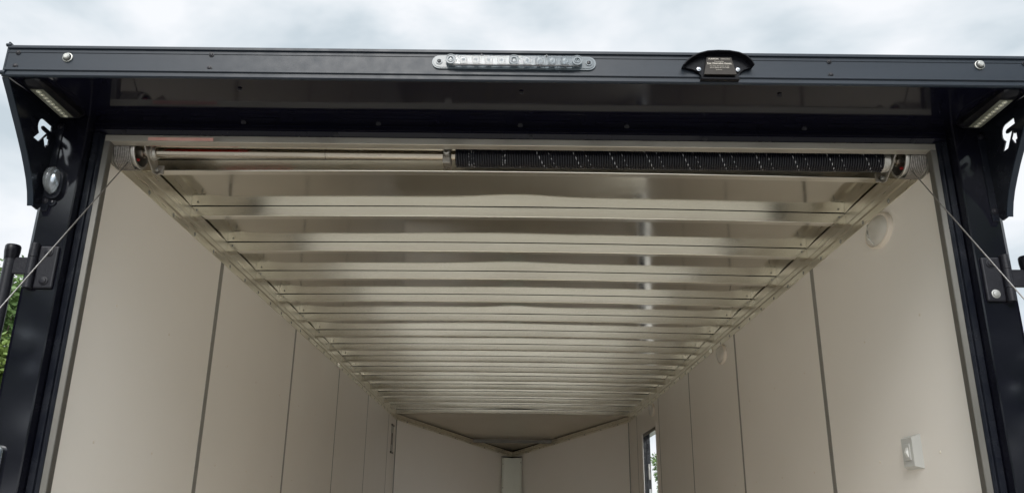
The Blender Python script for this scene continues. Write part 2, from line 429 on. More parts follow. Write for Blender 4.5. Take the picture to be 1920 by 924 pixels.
# top rails along both walls: screw flange, ridge, upright face
def rail(s):
    prof = [(WI - 0.0025, ZW), (WI - 0.0025, ZW + 0.026), (WI - 0.007, ZW + 0.030), (WI - 0.007, ZW + 0.035),
            (WI - 0.004, ZW + 0.038), (WI - 0.004, ZW + 0.050), (WI - 0.006, ZW + 0.053), (WI - 0.006, ZW + 0.0925),
            (WI + 0.03, ZW + 0.0925), (WI + 0.03, ZW)]
    bm = N(); extrude_profile(bm, [(s * x, z) for x, z in prof], 'y', YF + 0.03, YC + 0.01)
    o = part('top_rail', bm, 'rail_alu', T)
    y = 2.27; first = None
    while y < YC - 0.1:
        l = (s * (WI - 0.0025), y, ZW + 0.011)
        if first is None: first = part('screw', screw_bm(0.006, 0.0035, (-s, 0, 0)), 'zinc', o, l)
        else: copy_tree(first, o, l)
        y += 0.2032
    return o
for s in (-1, 1): rail(s)
# joint covers on the rails
for s, y in ((-1, 5.55), (1, 4.93)):
    bm = N(); a, b = sorted((s * (WI - 0.009), s * (WI - 0.002)))
    box(bm, a, b, y - 0.03, y + 0.03, ZW - 0.004, ZW + 0.024, 0.001, 1)
    part('rail_joint', bm, 'bow_alu', T)
# nose rails slope down towards the tip
for s in (-1, 1):
    bm = N()
    inn = Vector((-s * (YT - YC), -WI, 0)).normalized()
    def ring(f):
        z = ZW + (ZT - ZW) * f; base = nose_pt(s, f, z)
        return [base + inn * 0.003, base + inn * 0.003 + Vector((0, 0, 0.020)), base + inn * 0.010 + Vector((0, 0, 0.024)),
                base + inn * 0.010 + Vector((0, 0, 0.030)), base + inn * 0.006 + Vector((0, 0, 0.034)), base + inn * 0.006 + Vector((0, 0, 0.062)),
                base - inn * 0.02 + Vector((0, 0, 0.062)), base - inn * 0.02]
    A = [bm.verts.new(p) for p in ring(0.0)]; B = [bm.verts.new(p) for p in ring(1.0)]
    for i in range(8): bm.faces.new((A[i], A[(i + 1) % 8], B[(i + 1) % 8], B[i]))
    bm.faces.new(A); bm.faces.new(B[::-1])
    o = part('nose_rail', bm, 'rail_alu', T)
    first = None
    for k in range(7):
        f = 0.08 + k * 0.13; l = nose_pt(s, f, ZW + (ZT - ZW) * f + 0.010) + inn * 0.003
        if first is None: first = part('screw', screw_bm(0.006, 0.0035, inn), 'zinc', o, l)
        else: copy_tree(first, o, l)
# plate at the tip
bm = N()
prism(bm, [(-0.13, 10.035), (0.13, 10.035), (0, 10.2)], 'z', 2.335, 2.339)
part('tip_plate', bm, 'dark_void', T)

# ------------------------------------------------------------------ roof sheet and bows
rnd = random.Random(11)
buckle = [(rnd.uniform(-0.35, 0.15), rnd.uniform(0.0008, 0.0028), rnd.uniform(0.18, 0.34)) for _ in range(20)]
buckle[0] = (0.0, 0.0055, 0.16); buckle[2] = (-0.02, 0.0038, 0.2); buckle[4] = (0.0, 0.0045, 0.13); buckle[14] = (0.0, 0.0055, 0.3)
wave = [(rnd.uniform(0, 6.3), rnd.uniform(2.0, 4.0), rnd.uniform(0.0004, 0.0011)) for _ in range(20)]
def crown(x): return 0.011 * (1 - (x / WI) ** 2)
def sheet_z(x, y):
    k = (y - BOW0) / PITCH; i = int(math.floor(k)); t = k - i           # t: 0..1 between two bows
    i = max(0, min(17, i + 1))
    bx, ba, bw = buckle[i - 1 if i else 0]; ph, fr, am = wave[i]
    z = ZS - 0.007 + crown(x)
    z += ba * math.exp(-((x - bx) / bw) ** 2) * (t ** 1.5)
    z += am * math.sin(fr * x * 2 + ph) * math.sin(math.pi * t)
    e = min(1.0, max(0.0, (abs(x) - 1.03) / 0.13)); e = e * e * (3 - 2 * e)
    z += max(0.0, math.sin(math.pi * t)) ** 0.45 * 0.005 * e
    return z
bm = N()
nx = 110; rows = []
y = BOW0 - PITCH * 0.7
ys = []
k = 0
for b in range(-1, 15):
    y0 = BOW0 + b * PITCH
    for q in range(12): ys.append(y0 + PITCH * (q / 12 + 0.0005))
ys = [v for v in ys if v > YF + 0.05] + [8.53]
for v in ys: rows.append([bm.verts.new((-1.262 + 2.524 * i / nx, v, sheet_z(-1.262 + 2.524 * i / nx, v))) for i in range(nx + 1)])
for A, B in zip(rows, rows[1:]):
    for i in range(nx): bm.faces.new((A[i], A[i + 1], B[i + 1], B[i]))
part('roof_sheet', bm, 'roof_sheet', T, smooth=True)
bm = N()                                       # near-black boxes: shade of the gap between rail and skin, set as colour
for s in (-1, 1):
    a, b = sorted((s * 1.235, s * 1.28)); box(bm, a, b, YF + 0.06, YC, 2.60, 2.725)
part('edge_gap_shade', bm, 'dark_void', T)
# nose roof
bm = N()
z0, z1 = 2.672, 2.412
q = [(-WI - 0.03, 8.535, z0 - 0.0), (WI + 0.03, 8.535, z0), (WI + 0.03, YC, z0 - 0.012), (0.0, YT + 0.05, z1), (-WI - 0.03, YC, z0 - 0.012)]
vs = [bm.verts.new(p) for p in q]; bm.faces.new(vs)
part('nose_roof', bm, 'nose_sheet', T)
for s in (-1, 1):                                # dark sheets that paint the shade in the gap between nose rail and roof
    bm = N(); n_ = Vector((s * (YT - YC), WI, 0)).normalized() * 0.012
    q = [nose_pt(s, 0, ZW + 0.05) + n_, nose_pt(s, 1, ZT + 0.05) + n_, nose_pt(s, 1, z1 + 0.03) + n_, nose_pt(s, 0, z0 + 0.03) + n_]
    bm.faces.new([bm.verts.new(p) for p in q]); part('nose_gap_shade', bm, 'dark_void', T)
# bows
def bow_mesh(x0, x1, h, wd, arch):
    bm = N()
    prof = [(0, h), (0, 0.0015), (0.0015, 0), (wd - 0.0015, 0), (wd, 0.0015), (wd, h), (wd + 0.012, h), (wd + 0.012, h + 0.002), (-0.0, h + 0.002)]
    extrude_profile(bm, prof, 'x', x0, x1, True, 40, (lambda v: Vector((v.x, v.y, v.z + arch(v.x)))))
    return bm
HB = 0.0350
bows = []
for k in range(16):
    y = BOW0 + k * PITCH
    loc = (0, y, 2.644)
    if k == 0:
        b = part('roof_bow', bow_mesh(-WI + 0.0065, WI - 0.0065, HB, 0.034, crown), 'bow_alu', T, loc)
        for s in (-1, 1):
            cb = N()
            pts = [(s * (WI - 0.006), -0.004), (s * (WI - 0.006), 0.046), (s * (WI - 0.05), 0.034), (s * (WI - 0.05), -0.001)]
            prism(cb, [(p[0], p[1]) for p in pts], 'z', -0.0025, -0.0010)
            part('end_tab', cb, 'bow_alu', b, loc)
            cb = N()
            lathe(cb, [(0, 0.004), (0.002, 0.0036), (0.003, 0)], (0, -1, 0), (s * (WI - 0.03), 0, 0.025), 8)
            part('rivet', cb, 'zinc', b, loc)
        cb = N()
        extrude_profile(cb, [(0.0025, HB + 0.0015), (0.0025, HB + 0.0075), (0.032, HB + 0.0075), (0.032, HB + 0.0015)], 'x', -WI + 0.008, WI - 0.008, True, 40, (lambda v: Vector((v.x, v.y, v.z + crown(v.x)))))
        part('bonding_tape', cb, 'dark_void', b, loc)
        bows.append(b)
    else:
        bows.append(copy_tree(bows[0], T, loc))
    if k == 15: bows[-1].location.z -= 0.0
# the last bow stands where the nose roof starts
last = bows[-1]; last.location.y = 8.455 + 0.035 - YF
# nose bow
bm = bow_mesh(-0.485, 0.485, 0.034, 0.030, lambda x: 0)
part('nose_bow', bm, 'jamb_alu', T, (0, 9.60, 2.459))

# ------------------------------------------------------------------ rear frame
def post(s):
    """black rear post: glossy outer face, ridged inner extrusion"""
    f = lambda x: s * x
    bm = N(); prof = [(WO + 0.002, YF + 0.03), (WO - 0.002, YP + 0.010), (WO - 0.005, YP + 0.003), (WO - 0.013, YP), (1.200, YP), (1.197, YP + 0.003), (1.197, YF + 0.06), (WO, YF + 0.06)]
    extrude_profile(bm, [(f(x), y) for x, y in prof], 'z', 0.42, 2.730)
    o = part('rear_post', bm, 'gloss_post', T)
    bm = N(); prof = [(1.1965, YF + 0.002), (1.194, YF - 0.003), (1.178, YF - 0.003), (1.1765, YF + 0.004), (1.166, YF + 0.004), (1.166, YF + 0.045), (1.1965, YF + 0.045)]
    extrude_profile(bm, [(f(x), y) for x, y in prof], 'z', 0.42, 2.622)
    part('jamb_extrusion', bm, 'satin_black', o)
    bm = N(); prof = [(1.1655, YF + 0.006), (1.1515, YF + 0.006), (1.1500, YF + 0.008), (1.1500, YF + 0.030), (1.1655, YF + 0.030)]
    extrude_profile(bm, [(f(x), y) for x, y in prof], 'z', 0.55, 2.600)
    part('jamb_trim', bm, 'jamb_alu', o, label='bare aluminium strip along the inner edge of the post')
    bm = N(); a, b = sorted((f(1.166), f(1.212))); box(bm, a, b, YF + 0.03, YF + 0.045, 0.55, 2.62)
    part('jamb_filler', bm, 'seam_alu', o)
    return o
posts = {s: post(s) for s in (-1, 1)}
bm = N()
prof = [(YF, 2.662), (YF, 2.652), (YF - 0.004, 2.650), (YF - 0.004, 2.6475), (YF, 2.6455), (YF, 2.641), (YF - 0.003, 2.640), (YF - 0.003, 2.637),
        (YF, 2.636), (YF, 2.6325), (YF + 0.012, 2.619), (YF + 0.03, 2.619), (YF + 0.03, 2.73), (YF + 0.01, 2.73)]
extrude_profile(bm, prof, 'x', -1.196, 1.196)
hdr = part('rear_header', bm, 'gloss_black', T)
first = None
for x in (-1.115, -0.52, 0.03, 0.52, 1.105):
    l = (x, YF + 0.005, 2.6255)
    if first is None: first = part('screw', screw_bm(0.006, 0.003, (0, -1, -0.9)), 'powder_black', hdr, l)
    else: copy_tree(first, hdr, l)
for x in (-0.78, 0.0, 0.30, 0.80, -0.40):
    copy_tree(first, hdr, (x, YF - 0.0015, 2.657))
bm = N()
prof = [(YF + 0.007, 2.6185), (YF + 0.007, 2.6005), (YF + 0.009, 2.5995), (YF + 0.035, 2.5995), (YF + 0.035, 2.615), (YF + 0.012, 2.6185)]
extrude_profile(bm, prof, 'x', -1.1655, 1.1655)
ht = part('header_trim', bm, 'header_alu', T)
bm = N(); box(bm, -1.045, -0.862, YF + 0.0060, YF + 0.0068, 2.603, 2.6125)
part('tape', bm, 'pink_tape', ht, label='faded pink tape along the aluminium strip')
bm = N(); box(bm, -1.045, -0.80, YF + 0.036, YF + 0.037, 2.60, 2.66)
part('warning_tape', bm, 'red_tape', ht)
bm = N()
box(bm, -1.16, 1.16, YF + 0.030, YF + 0.0355, 2.600, 2.725)
part('header_back', bm, 'header_alu', ht)

# ------------------------------------------------------------------ canopy over the doorway
YCF = 1.80
bm = N()
prof = [(YCF, 2.637), (YCF - 0.003, 2.640), (YCF - 0.003, 2.646), (YCF, 2.648), (YCF, 2.651), (YCF - 0.004, 2.654), (YCF - 0.004, 2.660), (YCF, 2.662),
        (YCF, 2.7035), (YCF - 0.0015, 2.7045), (YCF - 0.0015, 2.7065), (YCF, 2.7075), (YCF, 2.7135), (YCF - 0.005, 2.7155), (YCF - 0.005, 2.7215), (YCF - 0.002, 2.7245),
        (YCF + 0.05, 2.7285), (YCF + 0.10, 2.738), (YCF + 0.10, 2.732), (YCF + 0.006, 2.720), (YCF + 0.006, 2.637)]
extrude_profile(bm, prof, 'x', -1.291, 1.291)
fas = part('canopy_fascia', bm, 'trim_black', T)
first = None
for x, z in ((-1.266, 2.7045), (-1.266, 2.664), (-0.780, 2.7035), (-0.780, 2.663), (0.772, 2.7085), (0.772, 2.669), (1.262, 2.7045), (1.262, 2.666)):
    l = (x, YCF - 0.0005, min(z, 2.7035) if z > 2.69 else 2.6655)
    if first is None: first = part('screw', screw_bm(0.0052, 0.004, (0, -1, 0)), 'powder_black', fas, l)
    else: copy_tree(first, fas, l)
bm = N()
lathe(bm, [(0, 0.0125), (0.003, 0.0125), (0.0035, 0.0105)], (0, -1, 0), (0, 0, 0), 20)
lathe(bm, [(0.003, 0.0088), (0.0045, 0.0088), (0.0095, 0.0082), (0.0115, 0.0055), (0.0115, 0.0)], (0, -1, 0), (0, 0, 0), 12)
bolt = part('marker_bolt', bm, 'zinc', fas, (-1.139, YCF, 2.6905))
copy_tree(bolt, fas, (1.148, YCF, 2.6975))
bm = N()
for s in (-1, 1):
    bm = N()
    cyl(bm, (s * 1.286, YCF - 0.003, 2.7235), (s * 1.297, YCF - 0.003, 2.7235), 0.0045, 10)
    cyl(bm, (s * 1.286, YCF - 0.001, 2.6465), (s * 1.298, YCF - 0.001, 2.6465), 0.006, 10)
    a, b = sorted((s * 1.291, s * 1.295)); box(bm, a, b, YCF - 0.001, YP + 0.012, 2.637, 2.734)
    part('fascia_end_cap', bm, 'trim_black', fas)
bm = N()                                       # glossy soffit, its far edge a little higher, slightly wavy like the real sheet
nx, ny = 60, 8; rows = []
for j in range(ny + 1):
    y = YCF + 0.006 + (YF - YCF - 0.006) * j / ny
    z = 2.6375 + (2.662 - 2.6375) * j / ny
    rows.append([bm.verts.new((-1.286 + 2.572 * i / nx, y, z + 0.0006 * math.sin(i * 0.31) * math.sin(math.pi * j / ny))) for i in range(nx + 1)])
for A, B in zip(rows, rows[1:]):
    for i in range(nx): bm.faces.new((A[i], A[i + 1], B[i + 1], B[i]))
sof = part('canopy_soffit', bm, 'gloss_black', T, smooth=True)
first = None
for x in (-0.72, 0.0, 0.66):
    l = (x, 1.86, 2.6395)
    if first is None: first = part('screw', screw_bm(0.005, 0.003, (0, 0, -1)), 'powder_black', sof, l)
    else: copy_tree(first, sof, l)

# gusset plates with the letter cut through them
GX = 1.281
edge = [(1.803, 2.634), (1.815, 2.622), (1.835, 2.602), (1.862, 2.573), (1.888, 2.546), (1.912, 2.520), (1.938, 2.491), (1.960, 2.463), (1.980, 2.435), (1.995, 2.408), (2.004, 2.385), (2.008, 2.372)]
outline = edge + [(2.030, 2.370), (YP - 0.001, 2.385), (YP - 0.001, 2.654), (1.95, 2.648)]
import_logo_R = [(255,118),(285,125),(432,252),(412,350),(300,250),(285,241),(268,243),(258,262),(260,288),(275,312),(345,375),(195,510),(110,440),(205,362),(190,300),(187,240),(200,180),(225,135)]
import_logo_A = [(362,400),(285,460),(300,585),(312,625),(330,572),(355,588),(380,485),(350,462)]
# corner coordinates of the cut letter on the plate, in metres: affine from the drawn grid
def logo_pts(src):
    out_ = []
    for u, v in src:
        # grid (u right, v down) -> plate (y, z): two measured axes of the sheared letter
        px, py = 50 + u / 9.24, 210 + v / 9.24
        out_.append((px, py))
    return out_
_f, _p, _yw, _r = 1535.35, 0.3243, 0.0011, 0.0116
_cam = S.camera.matrix_world
def plate_yz(px, py, x):
    d = _cam.to_3x3() @ Vector(((px - 960) / _f, (462 - py) / _f, -1))
    o_ = _cam.translation; t = (x - o_.x) / d.x; p = o_ + d * t
    return (p.y, p.z)
LETTER = [plate_yz(a, b, -GX) for a, b in logo_pts(import_logo_R)]
ARROW = [plate_yz(a, b, -GX) for a, b in logo_pts(import_logo_A)]
def gusset(s):
    sw = (lambda y: y) if s < 0 else (lambda y: 3.926 - y)
    cut = [[(sw(a), b) for a, b in q] for q in (LETTER, ARROW)]
    cu = bpy.data.curves.new('g', 'CURVE'); cu.dimensions = '2D'; cu.fill_mode = 'BOTH'; cu.extrude = 0.0016
    for poly in [outline] + cut:
        sp = cu.splines.new('POLY'); sp.points.add(len(poly) - 1); sp.use_cyclic_u = True
        for q, (yy, zz) in zip(sp.points, poly): q.co = (yy, zz, 0, 1)
    t = bpy.data.objects.new('g', cu)
    # local x -> world y, local y -> world z, local z -> world x
    t.matrix_basis = Matrix(((0, 0, 1, s * GX), (1, 0, 0, 0), (0, 1, 0, 0), (0, 0, 0, 1)))
    o = to_mesh_object(t, 'gusset_plate', 'satin_black', T, (0, 0, 0))
    bm = N()                                    # folded edge along the curve
    for (a, b) in zip(edge, edge[1:]):
        n = Vector((b[1] - a[1], -(b[0] - a[0]))).normalized() * 0.002
        q = [(s * (GX - 0.003), a[0] - 0.0015, a[1]), (s * (GX - 0.003), b[0] - 0.0015, b[1]), (s * (GX + 0.013), b[0] - 0.0015, b[1]), (s * (GX + 0.013), a[0] - 0.0015, a[1])]
        A = [bm.verts.new(p) for p in q]; B = [bm.verts.new((p[0], p[1] + 0.003, p[2] + 0.002)) for p in q]
        bm.faces.new(A); bm.faces.new(B[::-1])
        for i in range(4): bm.faces.new((A[i], B[i], B[(i + 1) % 4], A[(i + 1) % 4]))
    part('folded_edge', bm, 'trim_black', o)
    bm = N()                                    # mounting flange against the post, with two bolts
    a, b = sorted((s * (GX - 0.020), s * (GX - 0.001)))
    box(bm, a, b, YP - 0.0035, YP - 0.0005, 2.372, 2.63, 0.001, 1)
    fl = part('flange', bm, 'satin_black', o)
    first = None
    for z in (2.62, 2.40):
        bb = screw_bm(0.007, 0.005, (0, -1, 0))
        part('bolt', bb, 'powder_black', o, (s * (GX - 0.011), YP - 0.0035, z))
    return o
for s in (-1, 1): gusset(s)

# flood lights under the canopy
def flood(s):
    xc = s * 1.225
    y0, y1 = 1.808, 2.036
    bm = N()                                    # hull: tapered half round bar with a rounded nose and a sloping foot
    secs = [(y0, 0.012, 0.010), (y0 + 0.004, 0.020, 0.017), (y0 + 0.015, 0.0265, 0.023), (y0 + 0.03, 0.028, 0.0245), (y1 - 0.045, 0.028, 0.0245), (y1 - 0.02, 0.026, 0.017), (y1, 0.020, 0.006)]
    rings = []
    for y, hw, dp in secs:
        top = 2.6375 + (y - YCF - 0.006) / 0.274 * 0.0245 + 0.001
        dp = dp / 0.0245 * (top - 2.6225)
        pr = [(-hw, 0), (-hw, -dp * 0.55), (-hw * 0.78, -dp * 0.9), (-hw * 0.62, -dp), (hw * 0.62, -dp), (hw * 0.78, -dp * 0.9), (hw, -dp * 0.55), (hw, 0)]
        rings.append([bm.verts.new((xc + a, y, top + b)) for a, b in pr])
    for A, B in zip(rings, rings[1:]):
        for i in range(8): bm.faces.new((A[i], A[(i + 1) % 8], B[(i + 1) % 8], B[i]))
    bm.faces.new(rings[0]); bm.faces.new(rings[-1][::-1])
    o = part('flood_light', bm, 'plastic_black', T, smooth=True, angle=30)
    def zf(y): return 2.6225
    ya, yb = y0 + 0.031, y1 - 0.048
    bm = N(); w2 = 0.0165
    q = [(xc - w2, ya), (xc + w2, ya), (xc + w2, yb), (xc - w2, yb)]
    A = [bm.verts.new((x, y, zf(y) + 0.0005)) for x, y in q]; B = [bm.verts.new((x, y, zf(y) - 0.0012)) for x, y in q]
    bm.faces.new(A); bm.faces.new(B[::-1])
    for i in range(4): bm.faces.new((A[i], B[i], B[(i + 1) % 4], A[(i + 1) % 4]))
    part('led_board', bm, 'led_board', o)
    first = None
    for k in range(9):
        y = ya + 0.009 + (yb - ya - 0.018) * k / 8
        l = (xc, y, zf(y) - 0.0012)
        if first is None:
            bm = N(); lathe(bm, [(0, 0.0066), (0.0018, 0.0066), (0.0018, 0.0052), (0.0004, 0.0030)], (0, 0, -1), (0, 0, 0), 14)
            lathe(bm, [(0.0004, 0.0026), (0.0014, 0.002), (0.0018, 0)], (0, 0, -1), (0, 0, 0), 10, 1)
            first = part('led', bm, ['led_cup', 'led_centre'], o, l, smooth=True, angle=40)
        else: copy_tree(first, o, l)
    return o
for s in (-1, 1): flood(s)

# third brake light, clear bar with eleven emitters
def capsule(hw, hh, n=10):
    p = []
    for k in range(n + 1):
        a = -math.pi / 2 + math.pi * k / n; p.append((hw - hh + hh * math.cos(a), hh * math.sin(a)))
    for k in range(n + 1):
        a = math.pi / 2 + math.pi * k / n; p.append((-hw + hh + hh * math.cos(a), hh * math.sin(a)))
    return p
def brake_light():
    c = (-0.0195, YCF, 2.6885)
    bm = N(); prism(bm, capsule(0.205, 0.0185), 'y', 0.0, -0.004)
    o = part('brake_light', bm, 'lamp_grey', T, c, label='long clear brake light bar, unlit')
    bm = N(); prism(bm, capsule(0.201, 0.0155), 'y', -0.004, -0.0055); part('base', bm, 'smoke_plastic', o, c)
    bm = N(); box(bm, -0.165, 0.165, -0.016, -0.0055, -0.0145, 0.0145, 0.003, 2); part('lens', bm, 'clear_plastic', o, c)
    bm = N(); box(bm, -0.162, 0.162, -0.0070, -0.0056, -0.012, 0.012)
    part('reflector', bm, 'smoke_plastic', o, c)
    for xs in (-0.187, 0.187):
        bm = N(); lathe(bm, [(0, 0.008), (0.002, 0.008), (0.002, 0.0055), (0.0005, 0.005)], (0, -1, 0), (0, 0, 0), 14)
        lathe(bm, [(0.0, 0.0045), (0.0022, 0.0035), (0.0028, 0)], (0, -1, 0), (0, 0, 0), 8, 1)
        part('screw', bm, ['lamp_grey', 'satin_black'], o, (c[0] + xs, c[1] - 0.0055, c[2]))
    fa = fb = None
    for k in range(11):
        x = -0.1575 + 0.315 * k / 10
        l = (c[0] + x, c[1] - 0.0155, c[2] + 0.001)
        if k in (0, 5, 10):
            if fa is None:
                bm = N(); lathe(bm, [(0, 0.0135), (0.0025, 0.0135), (0.0025, 0.0120), (0.0012, 0.0115), (0.0012, 0.0085), (0.003, 0.0080), (0.003, 0.0062), (0.0005, 0.0045), (0.0005, 0.0)], (0, -1, 0), (0, 0, 0), 20)
                fa = part('led_ring', bm, 'lamp_grey', o, l, smooth=True, angle=35)
            else: copy_tree(fa, o, l)
        else:
            if fb is None:
                bm = N(); lathe(bm, [(0, 0.0110), (0.0005, 0.0106), (0.0005, 0.0098), (0.0001, 0.0092), (0.0004, 0.0045), (0.0008, 0.0030), (0.0008, 0)], (0, -1, 0), (0, 0, 0), 18)
                fb = part('led', bm, 'led_smoke', o, l, smooth=True, angle=40)
            else: copy_tree(fb, o, l)
    bm = N()
    for x in (-0.081, 0.081): box(bm, x - 0.0018, x + 0.0018, -0.0175, -0.0155, 0.010, 0.0165, 0.0004, 1)
    box(bm, -0.150, 0.150, -0.0172, -0.0155, -0.0155, -0.0135)
    part('clip', bm, 'satin_black', o, c)
brake_light()

# rear camera bracket with its sticker
def camera_mount():
    c = Vector((0.487, YCF - 0.004, 2.679))
    # outline of the hood as seen from behind the trailer
    top = [(-0.088, 0.000), (-0.080, 0.010), (-0.066, 0.022), (-0.048, 0.032), (-0.026, 0.0385), (0.0, 0.0405), (0.028, 0.040), (0.052, 0.0355), (0.070, 0.027), (0.082, 0.014), (0.088, 0.001)]
    low = [(0.078, -0.003), (0.066, -0.007), (0.057, -0.014), (0.051, -0.024), (0.050, -0.033), (-0.040, -0.033), (-0.042, -0.024), (-0.050, -0.014), (-0.060, -0.008), (-0.076, -0.004)]
    bm = N(); prism(bm, top + low, 'y', 0.004, -0.006)
    o = part('camera_bracket', bm, 'plastic_black', T, c, label='curved black camera bracket with a printed sticker')
    bm = N()                                     # hood lip that stands out over the face
    outer = top; prev = None
    for (x, z) in outer:
        dz = 0.0015
        r_ = [bm.verts.new((x, -0.009, z - 0.001)), bm.verts.new((x * 1.0, -0.026, z - 0.004)), bm.verts.new((x * 0.985, -0.026, z - 0.0065)), bm.verts.new((x * 0.96, -0.009, z - 0.0065))]
        if prev:
            for i in range(4): bm.faces.new((prev[i], prev[(i + 1) % 4], r_[(i + 1) % 4], r_[i]))
        else: bm.faces.new(r_)
        prev = r_
    bm.faces.new(prev[::-1])
    part('hood_lip', bm, 'plastic_black', o, c, smooth=True, angle=40)
    bm = N(); prism(bm, [(-0.036, -0.026), (0.044, -0.026), (0.034, 0.0215), (-0.027, 0.0215)], 'y', -0.010, -0.0155)
    part('sticker', bm, 'label_dark', o, c, label='dark sticker with lines of pale print')
    def tx(s_, size, x, z, al='CENTER', b=0.0):
        text_mesh('print', s_, size, 'print_pale', o, c + Vector((x, -0.0158, z)), (R(90), 0, 0), al, None, b)
    tx('FURRION', 0.0058, -0.023, 0.0165, 'LEFT', 0.0001)
    tx('OBSERVATION', 0.0036, 0.0305, 0.0165, 'RIGHT')
    tx('Pre-wired for', 0.0042, 0.003, 0.0095)
    tx('Rear Observation Camera', 0.0056, 0.003, 0.0042, 'CENTER', 0.00018)
    tx('For more information on this', 0.0040, 0.003, -0.0035)
    tx('camera please ask your dealer', 0.0040, 0.003, -0.0078)
    tx('furrion.com', 0.0032, 0.001, -0.0135)
    bm = N(); box(bm, -0.027, 0.035, -0.0160, -0.0156, 0.0008, 0.0011)
    part('print_rule', bm, 'print_pale', o, c)
    for xs in (-0.0475, 0.0495):
        part('screw', screw_bm(0.0042, 0.004, (0, -1, 0)), 'chrome', o, c + Vector((xs, -0.010, -0.010)))
    bm = N(); box(bm, -0.044, 0.052, -0.013, 0.004, -0.0385, -0.033, 0.0015, 1)
    part('foot', bm, 'plastic_black', o, c)
camera_mount()

# ------------------------------------------------------------------ hinges and side bars on the posts
def hinge(s):
    z0, z1 = (2.163, 2.279) if s < 0 else (2.157, 2.277)
    c = Vector((s * 1.232, YP, (z0 + z1) / 2 - 0.006)); hh = (z1 - z0) / 2
    bm = N(); box(bm, -0.025, 0.026, -0.007, 0, -hh, hh, 0.005, 3)
    o = part('hinge', bm, 'powder_black', T, c)
    for z in (hh - 0.018, -hh + 0.020):
        bm = N(); lathe(bm, [(0, 0.0115), (0.002, 0.0115), (0.0025, 0.009), (0.005, 0.0075), (0.0065, 0)], (0, -1, 0), (0, 0, 0), 14)
        part('screw', bm, 'zinc' if (s > 0 and z < 0) else 'powder_black', o, c + Vector((-s * 0.002, -0.007, z)), smooth=True, angle=40,
             label='bright bare metal screw' if (s > 0 and z < 0) else None)
    kx = s * 0.035
    for a, b in ((-hh, -hh * 0.42), (-hh * 0.40, hh * 0.42), (hh * 0.44, hh + 0.004)):
        bm = N(); cyl(bm, (kx, -0.010, a), (kx, -0.010, b), 0.0115, 18)
        part('knuckle', bm, 'powder_black', o, c, smooth=True, angle=40)
    bm = N(); a, b = sorted((kx + s * 0.004, s * 0.082)); box(bm, a, b, -0.016, -0.006, -hh * 0.38, hh * 0.40, 0.002, 1)
    part('arm', bm, 'powder_black', o, c)
    return o
for s in (-1, 1): hinge(s)
def side_bar(s):
    c = Vector((s * 1.324, YP - 0.010, 0))
    ztop = 2.246
    bm = N(); cyl(bm, (0, 0, 0.6), (0, 0, ztop), 0.0150, 20)
    o = part('lock_bar', bm, 'powder_black', T, c, smooth=True, angle=40)
    bm = N(); lathe(bm, [(0, 0.0165), (0.020, 0.0190), (0.034, 0.0190), (0.038, 0.0165), (0.040, 0)], (0, 0, 1), (0, 0, ztop - 0.012), 20)
    part('cap', bm, 'plastic_black', o, c, smooth=True, angle=40)
for s in (-1, 1): side_bar(s)

# loading light on the left post
def loading_light():
    c = Vector((-1.252, YP, 2.450))
    bm = N(); prism(bm, [(a[1], a[0]) for a in capsule(0.046, 0.022)], 'y', 0, -0.012)
    o = part('loading_light', bm, 'satin_black', T, c, label='small chrome loading light with a bulging clear lens')
    bm = N(); prof = [(0.012, 1.0), (0.018, 1.0), (0.026, 0.97), (0.036, 0.84), (0.044, 0.62), (0.049, 0.32), (0.0505, 0.0)]
    rings = []
    for h, k in prof:
        if k < 1e-6: rings.append([bm.verts.new((-0.002, -h, 0.004))]); continue
        rings.append([bm.verts.new((-0.002 + 0.018 * k * math.cos(t * math.pi / 12), -h, 0.004 + 0.038 * k * math.sin(t * math.pi / 12))) for t in range(24)])
    for A, B in zip(rings, rings[1:]):
        for i in range(24):
            j = (i + 1) % 24; u = []
            for v in (A[i % len(A)], A[j % len(A)], B[j % len(B)], B[i % len(B)]):
                if v not in u: u.append(v)
            bm.faces.new(u)
    part('lens', bm, 'lens_pale', o, c, smooth=True)
    bm = N(); rings = []
    for h, k in ((0.0125, 0.9), (0.022, 0.75), (0.030, 0.45), (0.033, 0.0)):
        if k < 1e-6: rings.append([bm.verts.new((-0.002, -h, 0.004))]); continue
        rings.append([bm.verts.new((-0.002 + 0.018 * k * math.cos(t * math.pi / 8), -h, 0.004 + 0.036 * k * math.sin(t * math.pi / 8))) for t in range(16)])
    for A, B in zip(rings, rings[1:]):
        for i in range(16):
            j = (i + 1) % 16; u = []
            for v in (A[i % len(A)], A[j % len(A)], B[j % len(B)], B[i % len(B)]):
                if v not in u: u.append(v)
            bm.faces.new(u)
    part('reflector', bm, 'chrome', o, c, smooth=True)
    bm = N()
    lathe(bm, [(0, 0.011), (0.004, 0.011), (0.004, 0.006)], (0, -1, 0), (0.0, 0, -0.053), 16)
    lathe(bm, [(0.002, 0.006), (0.006, 0.005), (0.007, 0)], (0, -1, 0), (0.0, 0, -0.053), 12)
    part('mounting_tab', bm, 'satin_black', o, c)
loading_light()
# upright tail light on the left post, only its tip in view
def tail_light():
    c = Vector((-1.262, YP, 1.655))
    bm = N(); prism(bm, [(a[1], a[0]) for a in capsule(0.110, 0.0185)], 'y', 0, -0.010)
    o = part('tail_light', bm, 'chrome', T, c, label='upright clear tail light with a rounded top')
    bm = N(); prism(bm, [(a[1], a[0]) for a in capsule(0.106, 0.0150)], 'y', -0.010, -0.013); part('base', bm, 'smoke_plastic', o, c)
    bm = N(); box(bm, -0.012, 0.012, -0.022, -0.013, -0.085, 0.080, 0.003, 2); part('lens', bm, 'clear_plastic', o, c)
    bm = N(); lathe(bm, [(0, 0.007), (0.003, 0.006), (0.003, 0.0)], (0, -1, 0), (0, -0.013, 0.092), 12); part('screw', bm, 'satin_black', o, c)
tail_light()

